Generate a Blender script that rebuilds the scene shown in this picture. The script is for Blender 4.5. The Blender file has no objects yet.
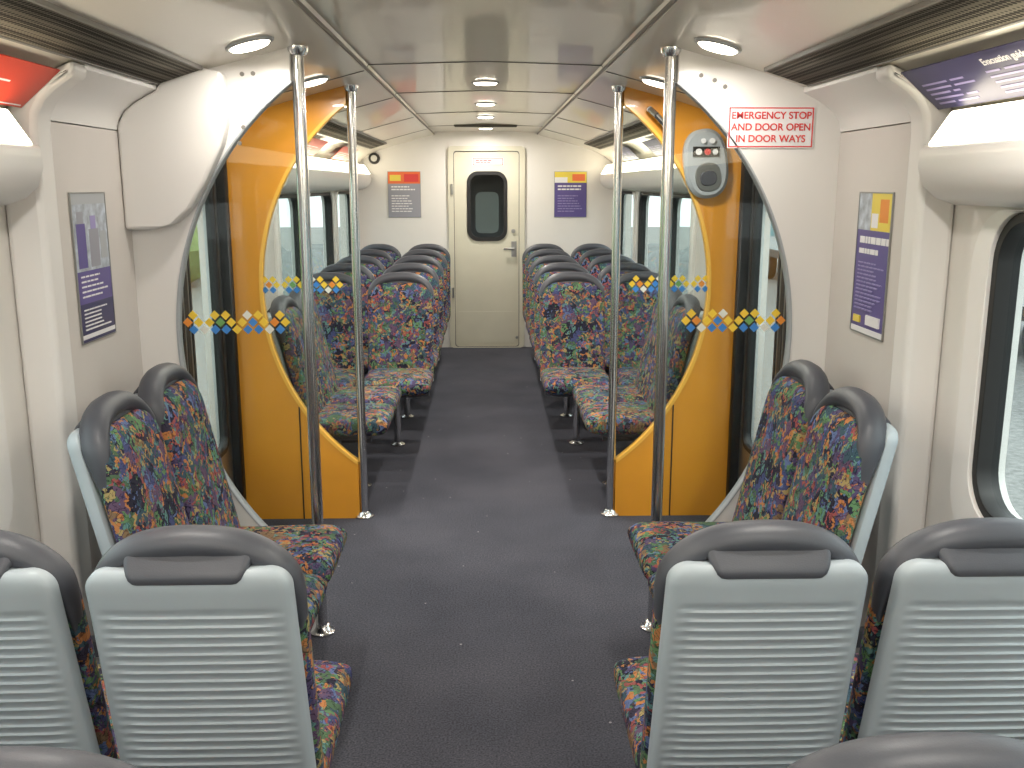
import bpy, bmesh, math, random
from math import sin, cos, pi, radians, sqrt
from mathutils import Matrix, Vector
random.seed(4)
S = bpy.context.scene
COL = S.collection
try:
    S.view_settings.view_transform = 'Standard'
except Exception: pass

# ---------------------------------------------------------------- materials
def lin(c):
    def f(v):
        v /= 255.0
        return v/12.92 if v <= 0.04045 else ((v+0.055)/1.055)**2.4
    return (f(c[0]), f(c[1]), f(c[2]), 1)

def mat(name, c, rough=0.5, metal=0.0, bump=0.0, bscale=200, var=0.0, vscale=6, coat=0.0, emit=None, es=0):
    m = bpy.data.materials.new(name); m.use_nodes = True
    nt = m.node_tree; N = nt.nodes; L = nt.links
    b = N['Principled BSDF']
    b.inputs['Base Color'].default_value = lin(c)
    b.inputs['Roughness'].default_value = rough
    b.inputs['Metallic'].default_value = metal
    b.inputs['Coat Weight'].default_value = coat
    if emit:
        b.inputs['Emission Color'].default_value = lin(emit)
        b.inputs['Emission Strength'].default_value = es
    tc = N.new('ShaderNodeTexCoord')
    if bump > 0:
        n = N.new('ShaderNodeTexNoise'); n.inputs['Scale'].default_value = bscale; n.inputs['Detail'].default_value = 4
        bp = N.new('ShaderNodeBump'); bp.inputs['Strength'].default_value = bump; bp.inputs['Distance'].default_value = 0.004
        L.new(tc.outputs['Object'], n.inputs['Vector']); L.new(n.outputs['Fac'], bp.inputs['Height'])
        L.new(bp.outputs['Normal'], b.inputs['Normal'])
    if var > 0:
        n = N.new('ShaderNodeTexNoise'); n.inputs['Scale'].default_value = vscale; n.inputs['Detail'].default_value = 5
        mx = N.new('ShaderNodeMix'); mx.data_type = 'RGBA'
        L.new(tc.outputs['Object'], n.inputs['Vector'])
        L.new(n.outputs['Fac'], mx.inputs[0])
        c0 = [max(0, v*(1-var)) for v in c]; c1 = [min(255, v*(1+var)) for v in c]
        mx.inputs[6].default_value = lin(c0); mx.inputs[7].default_value = lin(c1)
        L.new(mx.outputs[2], b.inputs['Base Color'])
    return m

def glass_mat(name, tint=(235, 240, 240), k=1.0):
    m = bpy.data.materials.new(name); m.use_nodes = True
    nt = m.node_tree; N = nt.nodes; L = nt.links
    N.remove(N['Principled BSDF'])
    o = N['Material Output']
    t = N.new('ShaderNodeBsdfTransparent'); t.inputs[0].default_value = lin(tint)
    g = N.new('ShaderNodeBsdfGlossy'); g.inputs['Roughness'].default_value = 0.02
    fr = N.new('ShaderNodeFresnel'); fr.inputs[0].default_value = 1.45
    geo = N.new('ShaderNodeNewGeometry')
    inv = N.new('ShaderNodeMath'); inv.operation = 'SUBTRACT'; inv.inputs[0].default_value = 1.0
    L.new(geo.outputs['Backfacing'], inv.inputs[1])
    mu = N.new('ShaderNodeMath'); mu.operation = 'MULTIPLY'
    L.new(inv.outputs[0], mu.inputs[0]); L.new(fr.outputs[0], mu.inputs[1])
    m2 = N.new('ShaderNodeMath'); m2.operation = 'MULTIPLY'; m2.inputs[1].default_value = k
    L.new(mu.outputs[0], m2.inputs[0])
    mx = N.new('ShaderNodeMixShader')
    L.new(m2.outputs[0], mx.inputs[0]); L.new(t.outputs[0], mx.inputs[1]); L.new(g.outputs[0], mx.inputs[2])
    L.new(mx.outputs[0], o.inputs['Surface'])
    return m

def fabric_mat():
    m = bpy.data.materials.new('seat_fabric'); m.use_nodes = True
    nt = m.node_tree; N = nt.nodes; L = nt.links
    b = N['Principled BSDF']; b.inputs['Roughness'].default_value = 0.95
    b.inputs['Specular IOR Level'].default_value = 0.15
    tc = N.new('ShaderNodeTexCoord')
    n = N.new('ShaderNodeTexNoise'); n.inputs['Scale'].default_value = 26; n.inputs['Detail'].default_value = 3
    L.new(tc.outputs['Object'], n.inputs['Vector'])
    va = N.new('ShaderNodeVectorMath'); va.operation = 'MULTIPLY_ADD'
    L.new(n.outputs['Color'], va.inputs[0]); va.inputs[1].default_value = (0.13,)*3
    L.new(tc.outputs['Object'], va.inputs[2])
    def vor(scale, off, metric='EUCLIDEAN'):
        ad = N.new('ShaderNodeVectorMath'); ad.operation = 'ADD'; ad.inputs[1].default_value = off
        L.new(va.outputs[0], ad.inputs[0])
        v = N.new('ShaderNodeTexVoronoi'); v.inputs['Scale'].default_value = scale
        v.distance = metric
        L.new(ad.outputs[0], v.inputs['Vector'])
        s = N.new('ShaderNodeSeparateColor'); L.new(v.outputs['Color'], s.inputs[0])
        return s
    def ramp(src, cols):
        r = N.new('ShaderNodeValToRGB'); r.color_ramp.interpolation = 'CONSTANT'
        e = r.color_ramp.elements
        while len(e) < len(cols): e.new(0.5)
        for i, (p, c) in enumerate(cols):
            e[i].position = p; e[i].color = lin(c)
        L.new(src, r.inputs[0]); return r
    v1 = vor(22, (0, 0, 0)); v2 = vor(50, (3, 5, 1))
    r1 = ramp(v1.outputs[0], [(0, (46, 46, 60)), (0.18, (84, 74, 106)), (0.32, (62, 84, 96)), (0.46, (82, 106, 82)),
                              (0.62, (58, 54, 70)), (0.73, (98, 78, 102)), (0.82, (72, 78, 118)), (0.90, (128, 104, 80))])
    r2 = ramp(v2.outputs[1], [(0, (182, 122, 76)), (0.22, (96, 132, 92)), (0.40, (94, 110, 150)), (0.54, (150, 82, 82)),
                              (0.70, (162, 144, 98)), (0.86, (94, 134, 130))])
    cmp_ = N.new('ShaderNodeMath'); cmp_.operation = 'GREATER_THAN'; cmp_.inputs[1].default_value = 0.62
    L.new(v2.outputs[0], cmp_.inputs[0])
    mx = N.new('ShaderNodeMix'); mx.data_type = 'RGBA'
    L.new(cmp_.outputs[0], mx.inputs[0]); L.new(r1.outputs[0], mx.inputs[6]); L.new(r2.outputs[0], mx.inputs[7])
    w = N.new('ShaderNodeTexNoise'); w.inputs['Scale'].default_value = 44; w.inputs['Detail'].default_value = 1
    w.inputs['Distortion'].default_value = 1.2
    L.new(tc.outputs['Object'], w.inputs['Vector'])
    wr = N.new('ShaderNodeValToRGB'); e = wr.color_ramp.elements
    e[0].position = .46; e[0].color = (1, 1, 1, 1); e[1].position = .54; e[1].color = (1, 1, 1, 1)
    ne = e.new(.5); ne.color = (.22, .22, .29, 1)
    L.new(w.outputs[0], wr.inputs[0])
    mm = N.new('ShaderNodeMix'); mm.data_type = 'RGBA'; mm.blend_type = 'MULTIPLY'; mm.inputs[0].default_value = 1
    L.new(mx.outputs[2], mm.inputs[6]); L.new(wr.outputs[0], mm.inputs[7])
    L.new(mm.outputs[2], b.inputs['Base Color'])
    n2 = N.new('ShaderNodeTexNoise'); n2.inputs['Scale'].default_value = 500
    bp = N.new('ShaderNodeBump'); bp.inputs['Strength'].default_value = 0.3; bp.inputs['Distance'].default_value = 0.002
    L.new(tc.outputs['Object'], n2.inputs['Vector']); L.new(n2.outputs[0], bp.inputs['Height']); L.new(bp.outputs[0], b.inputs['Normal'])
    return m

def carpet_mat():
    m = mat('carpet_charcoal', (82, 82, 93), 1.0, bump=0.5, bscale=350)
    nt = m.node_tree; N = nt.nodes; L = nt.links; b = N['Principled BSDF']
    b.inputs['Specular IOR Level'].default_value = 0.1
    tc = N.new('ShaderNodeTexCoord')
    a = N.new('ShaderNodeTexNoise'); a.inputs['Scale'].default_value = 1.6; a.inputs['Detail'].default_value = 6
    f = N.new('ShaderNodeTexNoise'); f.inputs['Scale'].default_value = 160; f.inputs['Detail'].default_value = 2
    L.new(tc.outputs['Object'], a.inputs['Vector']); L.new(tc.outputs['Object'], f.inputs['Vector'])
    r = N.new('ShaderNodeValToRGB'); r.color_ramp.elements[0].color = lin((71, 72, 80)); r.color_ramp.elements[1].color = lin((89, 89, 97))
    r.color_ramp.elements[0].position = 0.3; r.color_ramp.elements[1].position = 0.7
    L.new(a.outputs[0], r.inputs[0])
    r2 = N.new('ShaderNodeValToRGB'); r2.color_ramp.elements[0].color = (0.55, 0.55, 0.55, 1); r2.color_ramp.elements[1].color = (1.35, 1.35, 1.35, 1)
    r2.color_ramp.elements[0].position = 0.3; r2.color_ramp.elements[1].position = 0.75
    L.new(f.outputs[0], r2.inputs[0])
    mx = N.new('ShaderNodeMix'); mx.data_type = 'RGBA'; mx.blend_type = 'MULTIPLY'; mx.inputs[0].default_value = 1
    L.new(r.outputs[0], mx.inputs[6]); L.new(r2.outputs[0], mx.inputs[7])
    v = N.new('ShaderNodeTexVoronoi'); v.inputs['Scale'].default_value = 9
    L.new(tc.outputs['Object'], v.inputs['Vector'])
    lt = N.new('ShaderNodeMath'); lt.operation = 'LESS_THAN'; lt.inputs[1].default_value = .04
    L.new(v.outputs['Distance'], lt.inputs[0])
    sp = N.new('ShaderNodeMix'); sp.data_type = 'RGBA'; sp.inputs[7].default_value = lin((150, 148, 150))
    L.new(lt.outputs[0], sp.inputs[0]); L.new(mx.outputs[2], sp.inputs[6])
    L.new(sp.outputs[2], b.inputs['Base Color'])
    return m

def grille_mat():
    m = mat('vent_grille', (90, 88, 82), 0.8)
    nt = m.node_tree; N = nt.nodes; L = nt.links; b = N['Principled BSDF']
    b.inputs['Specular IOR Level'].default_value = .05
    tc = N.new('ShaderNodeTexCoord')
    v = N.new('ShaderNodeTexVoronoi'); v.inputs['Scale'].default_value = 70; v.inputs['Randomness'].default_value = 0
    L.new(tc.outputs['Object'], v.inputs['Vector'])
    r = N.new('ShaderNodeValToRGB'); r.color_ramp.elements[0].position = 0.42; r.color_ramp.elements[1].position = 0.54
    r.color_ramp.elements[0].color = lin((46, 43, 39)); r.color_ramp.elements[1].color = lin((112, 107, 97))
    L.new(v.outputs['Distance'], r.inputs[0]); L.new(r.outputs[0], b.inputs['Base Color'])
    return m

M = {}
M['white'] = mat('moulded_white_plastic', (230, 227, 224), 0.35, coat=0.2)
M['wall'] = mat('wall_laminate', (226, 222, 217), 0.4, var=0.015)
M['wallgrey'] = mat('wall_panel_grey', (206, 200, 195), 0.45, var=0.02)
M['ceil'] = mat('ceiling_laminate', (212, 205, 191), 0.28, coat=0.3, var=0.015, vscale=3)
M['seam'] = mat('seam_grey', (120, 116, 110), 0.5)
M['cream'] = mat('cream_door_paint', (208, 203, 184), 0.35, var=0.03)
M['yellow'] = mat('yellow_laminate', (226, 152, 46), 0.3, coat=0.3, var=0.04)
M['yelloww'] = mat('yellow_edge', (246, 186, 76), 0.3, coat=0.3)
M['black'] = mat('black_rubber', (24, 23, 23), 0.5)
M['darkbrown'] = mat('door_dark_frame', (48, 42, 38), 0.35)
M['chrome'] = mat('chrome', (215, 215, 215), 0.18, 1.0)
M['alu'] = mat('brushed_aluminium', (165, 165, 163), 0.38, 1.0)
M['shell'] = mat('seat_shell_grey', (166, 176, 182), 0.42, var=0.02)
M['dark'] = mat('dark_grey_plastic', (70, 72, 79), 0.45, bump=0.1, bscale=400)
M['fabric'] = fabric_mat()
M['carpet'] = carpet_mat()
M['grille'] = grille_mat()
M['glass'] = glass_mat('clear_glass', (240, 243, 242), .6)
M['wglass'] = glass_mat('window_glass', (228, 235, 234))
M['lens'] = mat('light_lens', (255, 250, 235), 0.4, emit=(255, 244, 214), es=7)
M['bulb'] = mat('downlight_lens', (255, 250, 235), 0.4, emit=(255, 244, 220), es=12)
M['violet'] = mat('poster_violet', (92, 80, 142), 0.35)
M['navy'] = mat('poster_navy', (56, 54, 96), 0.35)
M['red'] = mat('poster_red', (204, 62, 36), 0.35)
M['orange'] = mat('poster_orange', (226, 110, 60), 0.35)
M['pyel'] = mat('poster_yellow', (226, 204, 80), 0.35)
M['pgrey'] = mat('poster_grey', (150, 150, 160), 0.35)
M['pwhite'] = mat('poster_white', (232, 230, 232), 0.35)
M['plilac'] = mat('poster_lilac', (150, 140, 190), 0.35)
M['pphoto'] = mat('poster_photo_print', (132, 138, 148), 0.35, var=.75, vscale=30)
M['sred'] = mat('sign_red', (214, 62, 60), 0.4)
M['dblue'] = mat('decal_blue', (60, 130, 205), 0.4)
M['dyel'] = mat('decal_yellow', (238, 200, 60), 0.4)
M['dorg'] = mat('decal_orange', (226, 140, 50), 0.4)
M['dwhite'] = mat('decal_white', (225, 225, 215), 0.4)
M['dgreen'] = mat('decal_green', (110, 160, 90), 0.4)
M['panelgrey'] = mat('control_panel_grey', (168, 172, 176), 0.35)

# ---------------------------------------------------------------- geometry helpers
def finish(ob, ms, parent=None, smooth=None):
    for m in ms: ob.data.materials.append(M[m] if isinstance(m, str) else m)
    COL.objects.link(ob)
    if smooth is not None:
        ob.data.shade_smooth()
        ob.data.set_sharp_from_angle(angle=radians(smooth))
    if parent: ob.parent = parent
    return ob

def recalc(me):
    bm = bmesh.new(); bm.from_mesh(me)
    bmesh.ops.remove_doubles(bm, verts=bm.verts, dist=1e-5)
    bmesh.ops.recalc_face_normals(bm, faces=bm.faces)
    bm.to_mesh(me); bm.free()

def prism(name, plane, outer, holes, a0, a1, m, parent=None, bevel=0, smooth=None):
    cu = bpy.data.curves.new('tmp', 'CURVE'); cu.dimensions = '2D'; cu.fill_mode = 'BOTH'
    d = (a1-a0)/2; mid = (a0+a1)/2
    cu.extrude = abs(d)
    for pts in [outer]+list(holes):
        sp = cu.splines.new('POLY'); sp.points.add(len(pts)-1)
        for i, p in enumerate(pts): sp.points[i].co = (p[0], p[1], 0, 1)
        sp.use_cyclic_u = True
    o = bpy.data.objects.new('tmp', cu); COL.objects.link(o)
    dg = bpy.context.evaluated_depsgraph_get(); dg.update()
    me = bpy.data.meshes.new_from_object(o.evaluated_get(dg))
    bpy.data.objects.remove(o)
    for v in me.vertices:
        x, y, z = v.co
        if plane == 'XZ': v.co = (x, mid+z, y)
        elif plane == 'YZ': v.co = (mid+z, x, y)
        else: v.co = (x, y, mid+z)
    recalc(me); me.materials.clear(); me.name = name
    ob = bpy.data.objects.new(name, me)
    finish(ob, [m], parent, smooth)
    if bevel:
        b = ob.modifiers.new('bevel', 'BEVEL'); b.width = bevel; b.segments = 3; b.limit_method = 'ANGLE'; b.angle_limit = radians(40)
    return ob

def rrect(x0, y0, x1, y1, r, n=8):
    pts = []
    for cx, cy, a in ((x1-r, y1-r, 0), (x0+r, y1-r, pi/2), (x0+r, y0+r, pi), (x1-r, y0+r, 1.5*pi)):
        for i in range(n+1):
            t = a+pi/2*i/n
            pts.append((cx+r*cos(t), cy+r*sin(t)))
    return pts

def rect(x0, y0, x1, y1): return [(x0, y0), (x1, y0), (x1, y1), (x0, y1)]

class MB:
    def __init__(s): s.v = []; s.f = []; s.m = []
    def loft(s, rings, m, closed=True, caps=True):
        b = len(s.v); n = len(rings[0])
        for r in rings: s.v += [tuple(p) for p in r]
        for i in range(len(rings)-1):
            for j in range(n if closed else n-1):
                k = (j+1) % n
                s.f.append((b+i*n+j, b+i*n+k, b+(i+1)*n+k, b+(i+1)*n+j)); s.m.append(m)
        if caps:
            s.f.append(tuple(b+j for j in range(n))[::-1]); s.m.append(m)
            s.f.append(tuple(b+(len(rings)-1)*n+j for j in range(n))); s.m.append(m)
    def box(s, x0, y0, z0, x1, y1, z1, m):
        s.loft([[(x0, y0, z), (x1, y0, z), (x1, y1, z), (x0, y1, z)] for z in (z0, z1)], m)
    def rod(s, p, q, r, m, n=20, r2=None):
        p = Vector(p); q = Vector(q); d = (q-p).normalized()
        a = d.orthogonal().normalized(); b = d.cross(a)
        if r2 is None: r2 = r
        s.loft([[c+(a*cos(2*pi*i/n)+b*sin(2*pi*i/n))*rr for i in range(n)] for c, rr in ((p, r), (q, r2))], m)
    def disc_stack(s, cx, cy, prof, m, n=28):
        s.loft([[(cx+r*cos(2*pi*i/n), cy+r*sin(2*pi*i/n), z) for i in range(n)] for z, r in prof], m)
    def quad(s, o, u, v, x0, y0, x1, y1, off, th, m):
        nrm = u.cross(v).normalized()
        r = []
        for h in (off, off+th):
            r.append([o+u*x+v*y+nrm*h for x, y in ((x0, y0), (x1, y0), (x1, y1), (x0, y1))])
        s.loft(r, m)
    def mesh(s, name):
        me = bpy.data.meshes.new(name); me.from_pydata(s.v, [], s.f)
        for i, p in enumerate(me.polygons): p.material_index = s.m[i]
        bm = bmesh.new(); bm.from_mesh(me); bmesh.ops.recalc_face_normals(bm, faces=bm.faces); bm.to_mesh(me); bm.free()
        return me
    def obj(s, name, ms, parent=None, smooth=35):
        return finish(bpy.data.objects.new(name, s.mesh(name)), ms, parent, smooth)

# ---------------------------------------------------------------- car constants
Y1, Y2, YE, YB = 3.24, 4.48, 9.49, -3.2       # partitions, far end wall, rear wall
XW = 1.25; XD = 1.205; XPN = 1.17
PROF = [(XW, 1.66), (1.248, 1.72), (1.238, 1.765), (1.215, 1.80), (1.18, 1.835), (1.13, 1.868), (1.08, 1.893), (1.03, 1.915), (0.885, 1.962), (0.50, 2.062), (0.485, 2.085), (0, 2.10)]
def ceil_z(x):
    x = abs(x)
    for (xa, za), (xb, zb) in zip(PROF, PROF[1:]):
        if xb <= x <= xa: return za+(zb-za)*(xa-x)/(xa-xb)
    return 1.66

prism('floor', 'XY', rect(-1.42, YB-.05, 1.42, YE+.05), [], -0.06, 0.0, 'carpet')
full = [(-x, z) for x, z in PROF]+[(x, z) for x, z in reversed(PROF[:-1])]
outer = full+[(1.42, 1.66), (1.42, 2.2), (-1.42, 2.2), (-1.42, 1.66)]
ce = prism('ceiling', 'XZ', outer, [], YB-.05, YE+.05, 'ceil', smooth=28)

k = 1
for s in (-1, 1):
    b = MB(); b.box(s*0.4925-0.003, YB, 2.062, s*0.4925+0.003, YE, 2.074, 0)
    b.obj('trim_%d' % k, ['seam'], smooth=None); k += 1
for y in (1.4, 4.18, 5.45, 7.0, 8.5):
    b = MB()
    pts = [(x, ceil_z(x)) for x in (-0.88, -0.505, -0.484, 0, 0.484, 0.505, 0.88)]
    b.loft([[(x, y-.004, z-.003), (x, y+.004, z-.003), (x, y+.004, z+.004), (x, y-.004, z+.004)] for x, z in pts], 0)
    b.obj('trim_%d' % k, ['seam'], smooth=None); k += 1

# side walls -------------------------------------------------------------
wins_near = [(-2.75, -1.6), (-1.35, -0.2), (0.0, 1.0), (1.22, 2.32)]
wins_far = [(5.55, 6.6), (6.85, 7.9), (8.15, 9.2)]
WZ0, WZ1 = 0.79, 1.52
wn = 1
for s, side in ((-1, 'left'), (1, 'right')):
    for (ya, yb), wins, tag in (((YB, Y1), wins_near, 'near'), ((Y2, YE), wins_far, 'far')):
        holes = [rrect(a, WZ0, b_, WZ1, 0.11) for a, b_ in wins]
        xs = (XW, XW+0.07) if s > 0 else (-XW-0.07, -XW)
        prism('wall_%s_%s' % (side, tag), 'YZ', rect(ya, 0, yb, 1.72), holes, xs[0], xs[1], 'wall')
        for a, b_ in wins:
            f0 = s*(XW-0.008); f1 = s*(XW+0.05)
            fr = prism('window_%d' % wn, 'YZ', rrect(a-.016, WZ0-.016, b_+.016, WZ1+.016, 0.122),
                       [rrect(a+.008, WZ0+.008, b_-.008, WZ1-.008, 0.10)], min(f0, f1), max(f0, f1), 'black', bevel=0.004)
            g = [s*(XW+0.03), s*(XW+0.036)]
            prism('glass_pane', 'YZ', rrect(a+.005, WZ0+.005, b_-.005, WZ1-.005, 0.10), [], min(g), max(g), 'wglass', parent=fr)
            q0, q1 = sorted((s*(XW-0.018), s*(XW+0.01)))
            prism('surround', 'YZ', rrect(a-.10, WZ0-.10, b_+.10, WZ1+.022, 0.14),
                  [rrect(a-.0165, WZ0-.0165, b_+.0165, WZ1+.0165, 0.122)], q0, q1, 'white', parent=fr, bevel=0.008)
            wn += 1
    q = sorted((s*XPN, s*XW))
    for tag, ya, yb, ra, rb in (('', 2.64, Y1, 2.56, 2.66), ('far_', Y2+.04, 5.42, 5.38, 5.46)):
        prism('wall_panel_%s%s' % (tag, side), 'YZ', rect(ya, 0, yb, 1.765), [], q[0], q[1], 'wallgrey', bevel=0.004)
        cvi = [(XPN, 1.768), (1.163, 1.800), (1.145, 1.828), (1.11, 1.855), (1.07, 1.877), (1.04, 1.892)]
        cvo = [(1.04, 1.909), (1.08, 1.891), (1.13, 1.866), (1.18, 1.833), (1.214, 1.799), (1.237, 1.764), (1.247, 1.73)]
        prism('trim_%d' % k, 'XZ', [(s*x, z) for x, z in cvi+cvo[:-1]], [], ya, yb, 'white', smooth=50); k += 1
        inn = [(1.148, 0), (1.148, 1.62), (1.148, 1.735), (1.143, 1.775), (1.125, 1.808), (1.095, 1.836), (1.065, 1.856), (1.04, 1.870)]
        prism('trim_%d' % k, 'XZ', [(s*x, z) for x, z in inn+cvo[:-1]+[(1.249, 1.7), (1.249, 0)]], [], ra, rb, 'white', bevel=0.016, smooth=50); k += 1
    prism('baseboard_%s' % side, 'XZ', [(s*1.19, 0), (s*XW, 0), (s*XW, 0.12), (s*1.215, 0.12)], [], YB, 2.56, 'seam')
    prism('baseboard_far_%s' % side, 'XZ', [(s*1.19, 0), (s*XW, 0), (s*XW, 0.12), (s*1.215, 0.12)], [], 5.46, YE, 'seam')
    for ya, yb in ((YB, Y1-.07), (Y2+.05, YE-.6)):
        prism('vent_grille', 'XZ', [(s*1.026, 1.908), (s*1.026, 1.916), (s*0.891, 1.960), (s*0.889, 1.951)], [], ya, yb, 'grille')
        b = MB()
        b.loft([[(s*1.031, y, 1.904), (s*1.026, y, 1.906), (s*1.026, y, 1.916), (s*1.031, y, 1.915)] for y in (ya, yb)], 0)
        b.loft([[(s*0.890, y, 1.949), (s*0.885, y, 1.951), (s*0.885, y, 1.962), (s*0.890, y, 1.96)] for y in (ya, yb)], 0)
        b.obj('trim_%d' % k, ['seam'], smooth=None); k += 1
    for ya, yb in ((YB+.1, 2.48), (5.5, YE-.05)):
        sec = [(XW+.0, 1.548), (1.20, 1.548), (1.15, 1.565), (1.115, 1.595), (1.098, 1.64), (1.10, 1.69), (1.12, 1.70), (1.165, 1.770), (1.19, 1.783), (1.218, 1.783)]
        fx = prism('fluorescent_light_fixture', 'XZ', [(s*x, z) for x, z in sec], [], ya, yb, 'white', bevel=0.014, smooth=50)
        y = yb-0.04
        while y > ya+0.3:
            y2 = max(y-1.12, ya+0.06)
            prism('lens', 'XZ', [(s*1.101, 1.694), (s*1.116, 1.688), (s*1.176, 1.773), (s*1.156, 1.779)], [], y2, y, 'lens', parent=fx, bevel=0.006)
            y = y2-0.06

# end walls ---------------------------------------------------------------
DX0, DX1 = -.315, .325
doorhole = rrect(DX0-.02, 0.0, DX1+.02, 1.93, 0.04)
prism('wall_end', 'XZ', rect(-1.42, 0, 1.42, 2.15), [doorhole], YE, YE+.08, 'wall')
prism('wall_rear', 'XZ', rect(-1.42, 0, 1.42, 2.15), [], YB-.08, YB, 'wall')
d1 = prism('door_1', 'XZ', rrect(DX0, 0.01, DX1, 1.91, 0.03), [rrect(-.165, 1.075, .185, 1.70, 0.09)], YE-.005, YE+.035, 'cream', bevel=0.004)
prism('door_frame', 'XZ', rrect(DX0-.05, 0.0, DX1+.05, 1.955, 0.04), [rrect(DX0+.001, .004, DX1-.001, 1.91, 0.03)], YE-.03, YE+.0, 'cream', parent=d1, bevel=0.006)
prism('frame_gap', 'XZ', rrect(DX0-.004, 0.006, DX1+.004, 1.916, 0.03), [rrect(DX0+.008, .012, DX1-.008, 1.902, 0.03)], YE-.008, YE-.003, 'seam', parent=d1)
prism('window_seal', 'XZ', rrect(-.185, 1.055, .205, 1.72, 0.105), [rrect(-.15, 1.09, .17, 1.685, 0.08)], YE-.02, YE+.03, 'black', parent=d1, bevel=0.005)
prism('window_glass', 'XZ', rrect(-.16, 1.08, .18, 1.695, 0.085), [], YE+.01, YE+.016, 'wglass', parent=d1)
prism('kick_plate', 'XZ', rrect(-.29, 0.04, .30, 0.36, 0.02), [], YE-.009, YE-.004, 'cream', parent=d1)
b = MB()
b.rod((.27, YE-.005, .98), (.27, YE-.06, .98), .013, 0); b.rod((.27, YE-.055, .98), (.17, YE-.055, .98), .011, 0)
b.box(.245, YE-.012, .90, .295, YE-.005, 1.05, 0); b.rod((.265, YE-.004, 1.15), (.265, YE-.02, 1.15), .02, 0)
b.rod((.30, YE-.004, .10), (.30, YE-.02, .10), .014, 0); b.rod((-.33, YE-.035, .5), (-.33, YE-.035, .6), .012, 0); b.rod((-.33, YE-.035, 1.5), (-.33, YE-.035, 1.6), .012, 0)
b.obj('handle', ['alu'], parent=d1)
gw = prism('gangway_wall', 'XZ', rect(-.8, -.06, .8, 2.2), [rrect(-.11, 1.10, .13, 1.52, .06)], YE+.60, YE+.64, 'dark')
prism('glass_pane', 'XZ', rrect(-.12, 1.09, .14, 1.53, .06), [], YE+.615, YE+.621, 'wglass', parent=gw)
b = MB(); b.box(-.8, YE+.64, -.06, .8, YE+3.0, 0, 0); b.box(-.8, YE+3.0, -.06, .8, YE+3.05, 2.2, 2); b.box(-.8, YE+.64, 2.15, .8, YE+3.0, 2.2, 1)
b.box(-.82, YE+.08, -.06, -.8, YE+.64, 2.2, 1); b.box(.8, YE+.08, -.06, .82, YE+.64, 2.2, 1); b.box(-.8, YE+.08, 2.15, .8, YE+.64, 2.2, 1)
b.obj('gangway_bellows', ['carpet', 'dark', 'seam'], smooth=None)
prism('ceiling_vent', 'XY', rrect(-.27, 8.42, .27, 8.68, .02), [], 2.086, 2.099, 'grille')
b = MB(); b.rod((-1.07, YE, 1.84), (-1.07, YE-.03, 1.84), .055, 0, r2=.048); b.rod((-1.07, YE-.03, 1.84), (-1.07, YE-.036, 1.84), .03, 1)
b.obj('wall_speaker', ['black', 'alu'])

# partitions --------------------------------------------------------------
XP = 0.625
CF = (1.085, 1.045); CRR = (1.12, 1.05)
def arc_pts(c, r):
    cz, R = c[0], r
    al = -math.acos(XP/R); ah = math.acos(XP/R)
    n = 90
    return [(R*cos(al+(ah-al)*i/n), cz+R*sin(al+(ah-al)*i/n)) for i in range(n+1)]
def partition_outline(s, xout, c):
    pts = [(xout, 0), (XP, 0)]+arc_pts(c, c[1])
    pts.append((XP, ceil_z(XP)+.004))
    for xx in (0.70, 0.80, 0.885, 1.03, 1.08, 1.13, 1.18, 1.215, 1.238):
        if xx < xout: pts.append((xx, ceil_z(xx)+.004))
    if xout > 1.25: pts.append((xout, 1.80))
    else: pts.append((xout, ceil_z(xout)+.004))
    return [(s*p[0], p[1]) for p in pts]
def glass_outline(s, c):
    return [(s*p[0], p[1]) for p in arc_pts(c, c[1]+.01)]
def arc_strip(name, s, y0, y1, m, r0, r1, parent, c):
    o = arc_pts(c, r1); i_ = arc_pts(c, r0)
    return prism(name, 'XZ', [(s*x, z) for x, z in o+i_[::-1]], [], y0, y1, m, parent=parent)
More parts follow.
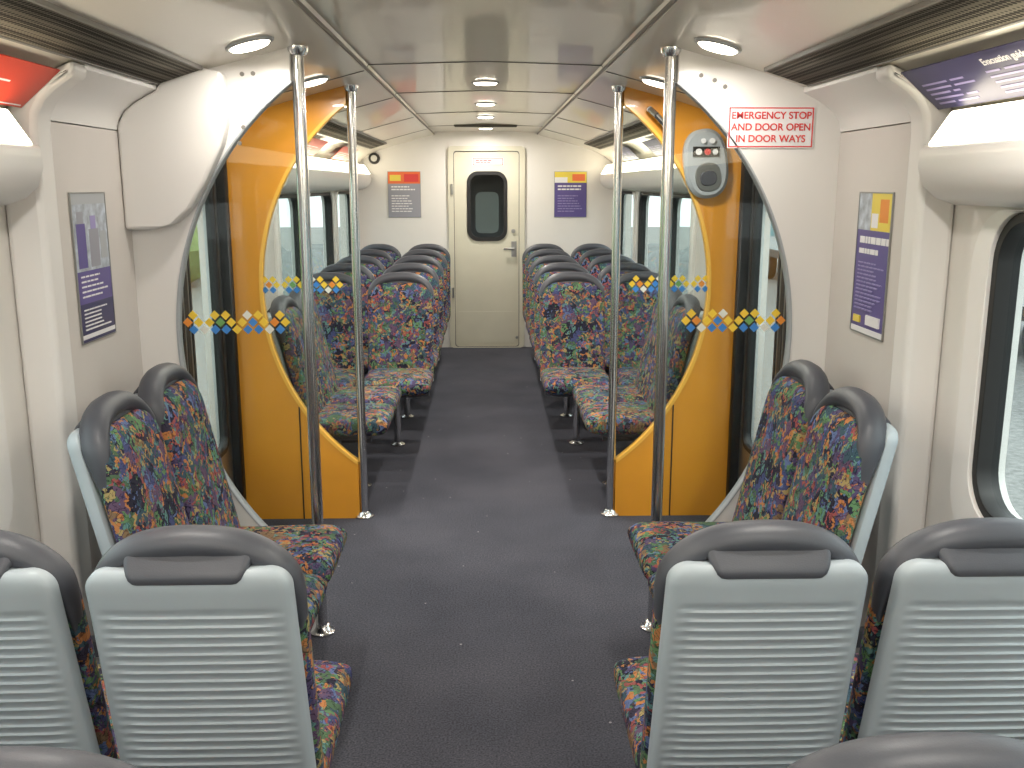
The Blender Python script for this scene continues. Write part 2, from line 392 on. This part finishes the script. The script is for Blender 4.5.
for s, side in ((-1, 'left'), (1, 'right')):
    p1 = prism('wall_partition_front_%s' % side, 'XZ', partition_outline(s, 1.32, CF), [], Y1, Y1+.04, 'white', bevel=0.004)
    prism('glass_panel', 'XZ', glass_outline(s, CF), [], Y1+.016, Y1+.024, 'glass', parent=p1)
    arc_strip('rim', s, Y1-.004, Y1+.044, 'panelgrey', CF[1]-.003, CF[1]+.002, p1, CF)
    p2 = prism('wall_partition_rear_%s' % side, 'XZ', partition_outline(s, 1.17, CRR), [], Y2, Y2+.04, 'yellow')
    prism('glass_panel', 'XZ', glass_outline(s, CRR), [], Y2+.016, Y2+.024, 'glass', parent=p2)
    arc_strip('rim', s, Y2-.004, Y2+.044, 'yelloww', CRR[1]-.010, CRR[1]+.004, p2, CRR)
    b = MB(); b.box(s*0.895-.003, Y2-.003, 0.0, s*0.895+.003, Y2+.001, .56, 0)
    b.obj('seam', ['darkbrown'], parent=p2, smooth=None)
    prism('door_post', 'XZ', [(s*1.171, 0), (s*1.249, 0), (s*1.249, 1.655), (s*1.246, 1.72), (s*1.236, 1.762), (s*1.213, 1.797), (s*1.171, 1.836)], [], Y2-.06, Y2+.038, 'black')
    for pi_, (par, yy, cc) in enumerate(((p1, Y1+.0145, CF), (p2, Y2+.0145, CRR))):
        b = MB()
        pats = [[1, 1, 0, 1, 1, 0, 2, 1, 1, 1], [3, 1, 1, 4, 1, 1, 0, 1, 3, 1]]
        for r in range(3):
            for c in range(10):
                xx = 1.03-.0365*c-(0.018 if r % 2 else 0); zz = 1.165-.0245*r
                if r == 0 and c % 3 == 2: continue
                mi = pats[r][c] if r != 2 else [0, 0, 2, 0, 0, 1, 0, 0, 2, 0][c]
                if sqrt(xx*xx+(zz-cc[0])**2) > cc[1]-.015: continue
                h = .0165
                b.loft([[(s*xx-h, y_, zz), (s*xx, y_, zz-h), (s*xx+h, y_, zz), (s*xx, y_, zz+h)] for y_ in (yy-.001, yy)], mi)
        b.obj('decal', ['dblue', 'dyel', 'dwhite', 'dorg', 'dgreen'], parent=par, smooth=None)

dn = 2
for s, side in ((-1, 'left'), (1, 'right')):
    ym = (Y1+.04+Y2)/2
    root = None
    for ya, yb in ((Y1+.045, ym-.004), (ym+.004, Y2-.062)):
        q = sorted((s*(XD+.003), s*(XD+.036)))
        zt_ = 1.765
        o = prism('door_%d' % dn if root is None else 'leaf', 'YZ', rect(ya, 0.0, yb, zt_), [rrect(ya+.06, .40, yb-.06, 1.68, .06)], q[0], q[1], 'alu', parent=root)
        if root is None: root = o
        q2 = sorted((s*(XD+.0), s*(XD+.038)))
        prism('seal', 'YZ', rrect(ya+.045, .385, yb-.045, 1.695, .07), [rrect(ya+.066, .406, yb-.066, 1.674, .055)], q2[0], q2[1], 'black', parent=root)
        q3 = sorted((s*(XD+.018), s*(XD+.024)))
        prism('glass_pane', 'YZ', rrect(ya+.055, .395, yb-.055, 1.685, .06), [], q3[0], q3[1], 'wglass', parent=root)
    q4 = sorted((s*(XD+.001), s*(XD+.037)))
    prism('centre_seal', 'YZ', rect(ym-.022, 0, ym+.022, 1.765), [], q4[0], q4[1], 'black', parent=root)
    dn += 1

for s in (-1, 1):
    for y in (Y1+.02, Y2+.02):
        x = s*.605; zt = ceil_z(x)
        b = MB()
        b.disc_stack(x, y, [(0.0, .046), (.008, .046), (.014, .036), (.03, .027), (.032, .020), (zt-.03, .020), (zt-.028, .027), (zt-.016, .034), (zt-.002, .036)], 0)
        b.obj('grab_pole', ['chrome'])

cov = [(-1.169, 1.455), (-1.08, 1.455), (-1.01, 1.475), (-.95, 1.53), (-.895, 1.62), (-.845, 1.72), (-.825, 1.79), (-.825, 1.88), (-.83, 1.945), (-.885, 1.957), (-1.03, 1.910), (-1.04, 1.890), (-1.07, 1.874), (-1.11, 1.852), (-1.145, 1.825), (-1.169, 1.78)]
prism('equipment_cover', 'XZ', cov, [], Y1-.065, Y1, 'white', bevel=0.020, smooth=40)
b = MB()
for x, z in ((-.78, 1.955), (-.745, 1.957), (.78, 1.92), (.745, 1.94), (.70, 1.955), (-.80, 1.74), (-.785, 1.79)):
    b.rod((x, Y1-.0005, z-.01), (x, Y1-.005, z-.01), .007, 0)
b.obj('panel_screws', ['seam'])

# door control panel
b = MB()
def tiltE(cx, cz, rx, rz, y, n=40, t=0.0):
    r = []
    for i in range(n):
        a = 2*pi*i/n; c = cos(a); d = sin(a)
        x = rx*math.copysign(abs(c)**.8, c); z = rz*math.copysign(abs(d)**.8, d)
        r.append((cx+x*cos(t)-z*sin(t), y, cz+x*sin(t)+z*cos(t)))
    return r
CX, CZ_ = 1.0, 1.69
b.loft([tiltE(CX, CZ_, .10, .155, Y2, t=.15), tiltE(CX, CZ_, .10, .155, Y2-.03, t=.15), tiltE(CX, CZ_, .086, .14, Y2-.045, t=.15)], 0)
b.loft([tiltE(CX+.01, CZ_-.06, .06, .065, Y2-.044, t=.15), tiltE(CX+.01, CZ_-.06, .055, .06, Y2-.05, t=.15)], 4)
b.loft([tiltE(CX+.01, CZ_-.065, .04, .035, Y2-.048, t=.15), tiltE(CX+.01, CZ_-.065, .035, .03, Y2-.056, t=.15)], 2)
b.box(CX-.065, Y2-.05, CZ_+.03, CX+.055, Y2-.043, CZ_+.075, 1)
for dx, dz, mi, r in ((-.04, .052, 5, .014), (0, .052, 3, .014), (.035, .052, 5, .012), (-.02, .10, 5, .011), (.02, .10, 5, .012)):
    b.rod((CX+dx, Y2-.043, CZ_+dz), (CX+dx, Y2-.058, CZ_+dz), r, mi)
b.obj('door_control_panel', ['panelgrey', 'black', 'dark', 'sred', 'alu', 'pwhite'])
b = MB()
pp = [(.735, Y2, 1.93), (.735, Y2-.05, 1.925), (.76, Y2-.07, 1.90), (.80, Y2-.07, 1.86), (.82, Y2-.05, 1.84), (.82, Y2, 1.84)]
for a_, c_ in zip(pp, pp[1:]): b.rod(a_, c_, .014, 0)
b.obj('grab_handle', ['chrome'])

# posters and signs --------------------------------------------------------
def text(body, o, u, v, x, y, size, m, parent, off=.004, align='CENTER'):
    c = bpy.data.curves.new('lettering', 'FONT'); c.body = body; c.size = size; c.align_x = align; c.align_y = 'CENTER'
    c.extrude = .0004; c.offset = size*.018
    ob = bpy.data.objects.new('lettering', c); COL.objects.link(ob); c.materials.append(M[m])
    n = u.cross(v).normalized(); p = o+u*x+v*y+n*off
    mt = Matrix.Identity(4)
    for i in range(3):
        mt[i][0] = u.normalized()[i]; mt[i][1] = v.normalized()[i]; mt[i][2] = n[i]; mt[i][3] = p[i]
    ob.matrix_world = mt
    ob.parent = parent
    return ob
def poster(name, o, u, v, w, h, parts, ms, frame=None):
    o = Vector(o); u = Vector(u).normalized(); v = Vector(v).normalized()
    b = MB()
    b.quad(o, u, v, -w/2, -h/2, w/2, h/2, 0, .003, 0)
    for i, (x0, y0, x1, y1, mi) in enumerate(parts):
        b.quad(o, u, v, -w/2+x0*w, -h/2+y0*h, -w/2+x1*w, -h/2+y1*h, .003, .0004+.00006*i, mi)
    ob = b.obj(name, ms, smooth=None)
    if frame:
        f = MB(); t = .004
        for q in ((-w/2-t, -h/2-t, w/2+t, -h/2), (-w/2-t, h/2, w/2+t, h/2+t), (-w/2-t, -h/2, -w/2, h/2), (w/2, -h/2, w/2+t, h/2)):
            f.quad(o, u, v, *q, 0, .005, 0)
        f.obj('frame', [frame], parent=ob, smooth=None)
    return ob
def lines(y0, y1, n, mi, x0=.1, x1=.9, seed=1, fill=.45):
    r = random.Random(seed); out = []
    for i in range(n):
        yy = y1-(y1-y0)*(i+.5)/n; hh = (y1-y0)/n*fill/2
        x = x0
        xe = x0+(x1-x0)*r.uniform(.6, 1)
        while x < xe-.02:
            ww = min(r.uniform(.06, .16), xe-x)
            out.append((x, yy-hh, x+ww, yy+hh, mi)); x += ww+.02
    return out
UY = (0, 1, 0); UYm = (0, -1, 0); UZ = (0, 0, 1); UX = (1, 0, 0)
XQ = XPN-.001
PL = poster('wall_poster', (-XQ, 2.895, 1.36), UY, UZ, .245, .425,
       [(0, .48, 1, 1, 2), (0, .93, 1, 1, 6), (.08, .5, .34, .80, 7), (.12, .80, .30, .88, 3), (.44, .5, .72, .76, 3), (.50, .76, .66, .85, 4), (.76, .55, .95, .74, 6), (0, .26, 1, .48, 0), (0, 0, 1, .26, 1), (0, .02, 1, .05, 5)]+lines(.29, .46, 5, 5, seed=3, fill=.35)+lines(.07, .23, 6, 5, seed=5, fill=.35),
       ['violet', 'navy', 'pphoto', 'pgrey', 'plilac', 'pwhite', 'panelgrey', 'violet'], frame='alu')
PR = poster('wall_poster', (XQ, 2.895, 1.36), UYm, UZ, .245, .425,
       [(0, .74, .40, 1, 6), (.40, .74, 1, 1, 1), (.42, .76, .62, .86, 5), (.66, .80, .92, .96, 7), (0, 0, 1, .04, 5)]+lines(.63, .71, 1, 5, .1, 1.05, seed=2, fill=.6)+lines(.56, .62, 1, 5, .1, .7, seed=2, fill=.6)+lines(.16, .52, 13, 4, seed=8, fill=.35)+[(.5, .07, .9, .14, 5), (.1, .07, .3, .12, 1)],
       ['violet', 'pyel', 'pgrey', 'wallgrey', 'plilac', 'pwhite', 'pphoto', 'dorg'], frame='alu')
poster('wall_poster', (-.79, YE-.001, 1.50), UX, UZ, .31, .43,
       [(0, .74, 1, 1, 1), (.5, .78, .95, .95, 2), (.06, .8, .4, .93, 4)]+lines(.58, .70, 2, 5, seed=4)+lines(.1, .5, 7, 5, seed=7, fill=.35),
       ['pgrey', 'orange', 'sred', 'wallgrey', 'pyel', 'pwhite'], frame='alu')
poster('wall_poster', (.82, YE-.001, 1.50), UX, UZ, .31, .43,
       [(0, .76, 1, 1, 1), (0, .76, .4, .88, 5), (.55, .8, .95, .95, 6)]+lines(.58, .72, 2, 5, seed=6)+lines(.1, .5, 7, 4, seed=9, fill=.35),
       ['violet', 'pyel', 'sred', 'wallgrey', 'plilac', 'pwhite', 'orange'], frame='alu')
for s in (-1, 1):
    vv = Vector((-s*.105, 0, .09)).normalized()
    uu = Vector((0, -s, 0))
    base = Vector((s*1.122, 0, 1.836))
    for (yc_, w) in (((2.10, .90) if s < 0 else (2.07, .96)), (.4, 1.2), (6.35, .8), (7.9, .8)):
        if s < 0:
            pb = poster('cove_poster', base+Vector((0, yc_, 0)), uu, vv, w, .14, lines(.1, .6, 4, 5, .05, .95, seed=5, fill=.3)+[(.02, .05, .98, .07, 5)], ['red', 'navy', 'pgrey', 'wallgrey', 'plilac', 'pwhite'])
            if yc_ < 3: text('Attention customers', base+Vector((0, yc_, 0)), uu, vv, 0, .042, .034, 'pwhite', pb, off=.012)
        else:
            pb = poster('cove_poster', base+Vector((0, yc_, 0)), uu, vv, w, .14, lines(.08, .66, 5, 4, .04, .30, seed=5, fill=.35)+lines(.08, .66, 5, 4, .37, .62, seed=15, fill=.35)+lines(.08, .66, 5, 4, .7, .96, seed=25, fill=.35), ['navy', 'navy', 'pgrey', 'wallgrey', 'plilac', 'pwhite'])
            if yc_ < 3: text('Evacuation guide', base+Vector((0, yc_, 0)), uu, vv, 0, .047, .026, 'pwhite', pb, off=.012)
es = poster('emergency_sign', (.937, Y1-.001, 1.782), UX, UZ, .285, .132,
            [(0.01, .02, .99, .05, 1), (0.01, .95, .99, .98, 1), (.01, .02, .025, .98, 1), (.975, .02, .99, .98, 1)], ['pwhite', 'sred'])
for i, t in enumerate(('EMERGENCY STOP', 'AND DOOR OPEN', 'IN DOOR WAYS')):
    text(t, Vector((.937, Y1-.001, 1.782)), Vector(UX), Vector(UZ), 0, .037-.037*i, .0315, 'sred', es)
ds = poster('door_sign', (.02, YE-.006, 1.81), UX, UZ, .30, .07, [(0.02, .04, .98, .12, 1), (.02, .88, .98, .96, 1), (.02, .04, .04, .96, 1), (.96, .04, .98, .96, 1)]+lines(.2, .8, 2, 1, seed=3), ['pwhite', 'sred'])

# downlights ----------------------------------------------------------------
def downlight(x, y, power=8):
    z = ceil_z(x)
    sl = 0 if abs(x) < .4 else math.copysign(.26, -x)
    b = MB(); n = 28
    def P(r, a, h): return (x+r*cos(a), y+r*sin(a), z+h+sl*r*cos(a))
    b.loft([[P(r, 2*pi*i/n, h) for i in range(n)] for r, h in ((.071, .0), (.070, -.006), (.064, -.009), (.059, -.008), (.059, -.003))], 0)
    b.loft([[P(r, 2*pi*i/n, h) for i in range(n)] for r, h in ((.052, -.014), (.057, -.010), (.059, -.004))], 1)
    o = b.obj('downlight', ['panelgrey', 'bulb'])
    l = bpy.data.lights.new('lamp', 'AREA'); l.shape = 'DISK'; l.size = .09; l.energy = power; l.color = (1, .95, .87)
    lo = bpy.data.objects.new('lamp', l); lo.location = (x, y, z-.036); COL.objects.link(lo); lo.parent = o
for s in (-1, 1):
    downlight(s*.70, 3.02, 3)
    for y in (-2.2, -.6, .6, 1.7, 4.08, 4.86): downlight(s*.70, y)  # out-of-view rows near and behind the camera are added as fill light
for y in (5.0, 6.3, 7.5, 9.0): downlight(0, y, 13)

# seats --------------------------------------------------------------------
def yc(z): return -(z-.42)*.23
def cross(hw, tb, tf, cy, z, n=26, e=3.6, ribs=0, bol=0):
    r = []
    for i in range(n):
        t = -1+2*i/n; x = hw*sin(pi/2*t); k_ = (max(0, 1-abs(x/hw)**e))**(1/e)
        y = cy-tb*k_
        if ribs:
            ph = (z/.0198) % 1.0
            msk = max(0, min(1, (hw*.90-abs(x))/.02))
            y += ribs*msk*(1-ph if ph > .25 else ph*3)
        r.append((x, y, z))
    for i in range(n):
        t = 1-2*i/n; x = hw*sin(pi/2*t); k_ = (max(0, 1-abs(x/hw)**e))**(1/e)
        y = cy+tf*k_+bol*(min(1, abs(x/hw))**3)*k_
        r.append((x, y, z))
    return r
def add_seat(b, ox, cush=.468):
    z0, z1, r = .36, .944, .04
    zs = []; z = z0
    while z < z1-.045: zs.append(z); z += .00396
    zs += [z1-.04+.04*sin(pi/2*i/8) for i in range(9)]
    rings = []
    for z in zs:
        t = (z-z0)/(z1-z0); hw = .203-.008*t
        k_ = 1
        if z > z1-r:
            d = min(1, (z-(z1-r))/r); hw = hw-r+sqrt(max(0, 1-d*d))*r; k_ = .35+.65*sqrt(max(0, 1-d*d))
        rb = .0065 if .44 < z < .872 else 0
        rings.append([(x+ox, y, zz) for x, y, zz in cross(hw, .034*k_, .02*k_, yc(z)-.035, z, ribs=rb, e=4.5)])
    b.loft(rings, 1)
    z0, z1, r = .40, .945, .085
    zs = [z0+(z1-z0-r)*i/14 for i in range(14)]+[z1-r+r*sin(pi/2*i/10) for i in range(11)]
    rings = []
    for z in zs:
        hw = .206; k_ = 1
        if z > z1-r:
            d = min(1, (z-(z1-r))/r); q = sqrt(max(0, 1-d*d)); hw = hw-r*(1-q); k_ = .3+.7*q
        rings.append([(x+ox, y, zz) for x, y, zz in cross(hw, .03*k_, .050*k_, yc(z)+.008, z, n=18, e=3.2, bol=.012)])
    b.loft(rings, 0)
    path = [(.192, .79, 0), (.194, .815, 0)]
    n = 32
    for i in range(n+1):
        a = pi*i/n; c = cos(a); s_ = sin(a)
        path.append((.193*math.copysign(abs(c)**(2/2.5), c), .835+.143*abs(s_)**(2/2.5), s_**2))
    path += [(-.194, .815, 0), (-.192, .79, 0)]
    rings = []
    for i, (x, z, cr) in enumerate(path):
        p = path[max(0, i-1)]; q = path[min(len(path)-1, i+1)]
        tx, tz = q[0]-p[0], q[1]-p[1]; l = sqrt(tx*tx+tz*tz) or 1; nx, nz = tz/l, -tx/l
        e = min(i, len(path)-1-i); w = min(1, .45+e*.09)
        rr = .022+.008*cr
        rings.append([(ox+x+nx*rr*w*cos(2*pi*j/16), yc(z)+.008-.006*cr+.038*w*sin(2*pi*j/16), z+nz*rr*w*cos(2*pi*j/16)) for j in range(16)])
    b.loft(rings, 2)
    rings = []
    for z, hx, dy in ((.920, .098, .0655), (.9225, .104, .0692), (.929, .109, .0700), (.937, .113, .0660), (.946, .117, .0575), (.955, .121, .046), (.964, .122, .036), (.972, .115, .028)):
        y0 = yc(z)-dy; y1 = yc(z)+.02; r_ = min(.016, (y1-y0)/2.2)
        rings.append([(ox+x, y, z) for x, y in rrect(-hx, y0, hx, y1, r_, 6)])
    b.loft(rings, 2)
    st = [(-.03, .6), (-.015, .85), (0, 1), (.1, 1), (.2, 1), (.3, 1), (.38, 1), (.42, .93), (.445, .78), (.46, .55), (.468, .3)]
    rings = []
    for y, k_ in st:
        rr = []
        n = 40
        for j in range(n):
            a = 2*pi*j/n; c = cos(a); s_ = sin(a)
            x = .205*(.94+.06*k_)*math.copysign(abs(c)**.45, c); zz = math.copysign(abs(s_)**.6, s_)
            yy = y*cush/.468 if y > 0 else y
            rr.append((ox+x, yy, .405+.052*k_*zz-.02*max(0, (.3-y))*.5+.012*max(0, y-.2)))
        rings.append(rr)
    b.loft(rings, 0)
    b.loft([[(ox+x, y, z) for x, y in rrect(-.19+i_, -.06+i_, .19-i_, cush-.068-i_, .05, 5)] for z, i_ in ((.34, .03), (.352, .01), (.375, 0))], 2)
def pair_mesh(leg):
    b = MB()
    for ox in (-.225, .225): add_seat(b, ox, .468 if leg else .400)
    xl = .205*leg if leg else 0.0
    if leg:
        xe = -.478*leg
        b.box(min(xl-.03*leg, xe), .10, .30, max(xl-.03*leg, xe), .15, .342, 3)
        b.box(min(xl, xl+.2*leg), .10, .30, max(xl, xl+.2*leg), .15, .342, 3)
        b.box(min(xe, xe+.02*leg), .05, .22, max(xe, xe+.02*leg), .20, .40, 3)
        b.disc_stack(xl, .125, [(0, .045), (.008, .045), (.016, .03), (.02, .021), (.32, .021)], 4)
    else:
        b.box(-.42, .10, .30, .42, .15, .342, 3)
        for xx in (-.25, .25):
            b.box(xx-.02, -.275, .30, xx+.02, .3, .345, 3)
        b.disc_stack(-.0, .22, [(0, .045), (.008, .045), (.016, .03), (.02, .021), (.33, .021)], 4)
        b.box(-.03, .10, .30, .03, .26, .342, 3)
    me = b.mesh('seat_pair')
    for m in ('fabric', 'shell', 'dark', 'dark', 'chrome'): me.materials.append(M[m])
    me.shade_smooth(); me.set_sharp_from_angle(angle=radians(38))
    return me
PM = {k_: pair_mesh(k_) for k_ in (-1, 0, 1)}
def seat(x, y, rot, leg, sz=1.0, sx=1.0, sy=1.0):
    o = bpy.data.objects.new('double_passenger_seat', PM[leg]); COL.objects.link(o)
    o.location = (x, y, 0); o.rotation_euler = (0, 0, radians(rot)); o.scale = (sx, sy, sz)
for s in (-1, 1):
    seat(-.732 if s < 0 else .706, 1.75, 0, -s, 1.0, .92)
    seat(-.742 if s < 0 else .708, 1.06, 0, -s, 1.0, .94)
    seat(s*.765, -.9, 180, s)
    seat(s*.882, 2.735, 90 if s > 0 else -90, 0, 1.045, .93)
    seat(s*.89, 4.99, 90 if s > 0 else -90, 0, 1.05, .97)
    for y in (5.95, 6.68, 7.41, 8.14, 8.87): seat(s*.765, y, 180, s, 1.05)

# outside world --------------------------------------------------------------
M['gravel'] = mat('gravel', (118, 118, 116), 0.95, bump=0.8, bscale=30, var=0.45, vscale=14)
M['leaf'] = mat('foliage', (118, 138, 92), 0.9, var=0.4, vscale=6)
M['teal'] = mat('teal_paint', (56, 132, 142), 0.4)
M['twhite'] = mat('train_white', (180, 186, 188), 0.4)
b = MB(); b.box(-40, -40, -1.1, 40, 60, -1.0, 0); b.obj('ground', ['gravel'], smooth=None)
b = MB()
b.loft([[(7.6, y, -.3), (7.6, y, 1.9), (7.9, y, 2.4), (10, y, 2.4), (10, y, -.3)] for y in (-12, 30)], 0)
b.box(7.58, -12, .25, 7.6, 30, .85, 1); b.box(7.585, -12, -.3, 7.6, 30, -.1, 2)
for i in range(16): b.box(7.57, -11+2.6*i, 1.0, 7.58, -9.2+2.6*i, 1.7, 2)
for i in range(14):
    for dy in (-.8, .8): b.rod((7.8, -10+3*i+dy, -.55), (8.0, -10+3*i+dy, -.55), .45, 2)
b.obj('parked_train', ['twhite', 'teal', 'black'], smooth=None)
b = MB(); rnd = random.Random(2)
for i in range(46):
    y = -12+i*.9; x = -8-rnd.random()*1.6; r = .8+rnd.random()*.8
    rings = []
    for a in range(1, 9):
        t = pi*a/9
        rings.append([(x+r*sin(t)*cos(2*pi*j/12)*(1+rnd.uniform(-.15, .15)), y+r*sin(t)*sin(2*pi*j/12)*(1+rnd.uniform(-.15, .15)), -1+r-r*cos(t)*1.0) for j in range(12)])
    b.loft(rings, 0)
b.obj('trackside_shrubs', ['leaf'])

w = bpy.data.worlds.new('World'); S.world = w; w.use_nodes = True
bg = w.node_tree.nodes['Background']; bg.inputs[0].default_value = (.97, .98, 1, 1); bg.inputs[1].default_value = 4.1
sun = bpy.data.lights.new('sun', 'SUN'); sun.energy = 1.5; sun.angle = radians(10); sun.color = (1, .97, .92)
so = bpy.data.objects.new('sun', sun); so.rotation_euler = (radians(35), radians(20), radians(20)); COL.objects.link(so)

c = bpy.data.cameras.new('camera'); c.sensor_width = 36; c.lens = 33.75; c.clip_start = .03
co = bpy.data.objects.new('camera', c); co.location = (0, 0, 1.6); co.rotation_euler = (radians(90-11.77), 0, radians(-1.52))
COL.objects.link(co); S.camera = co
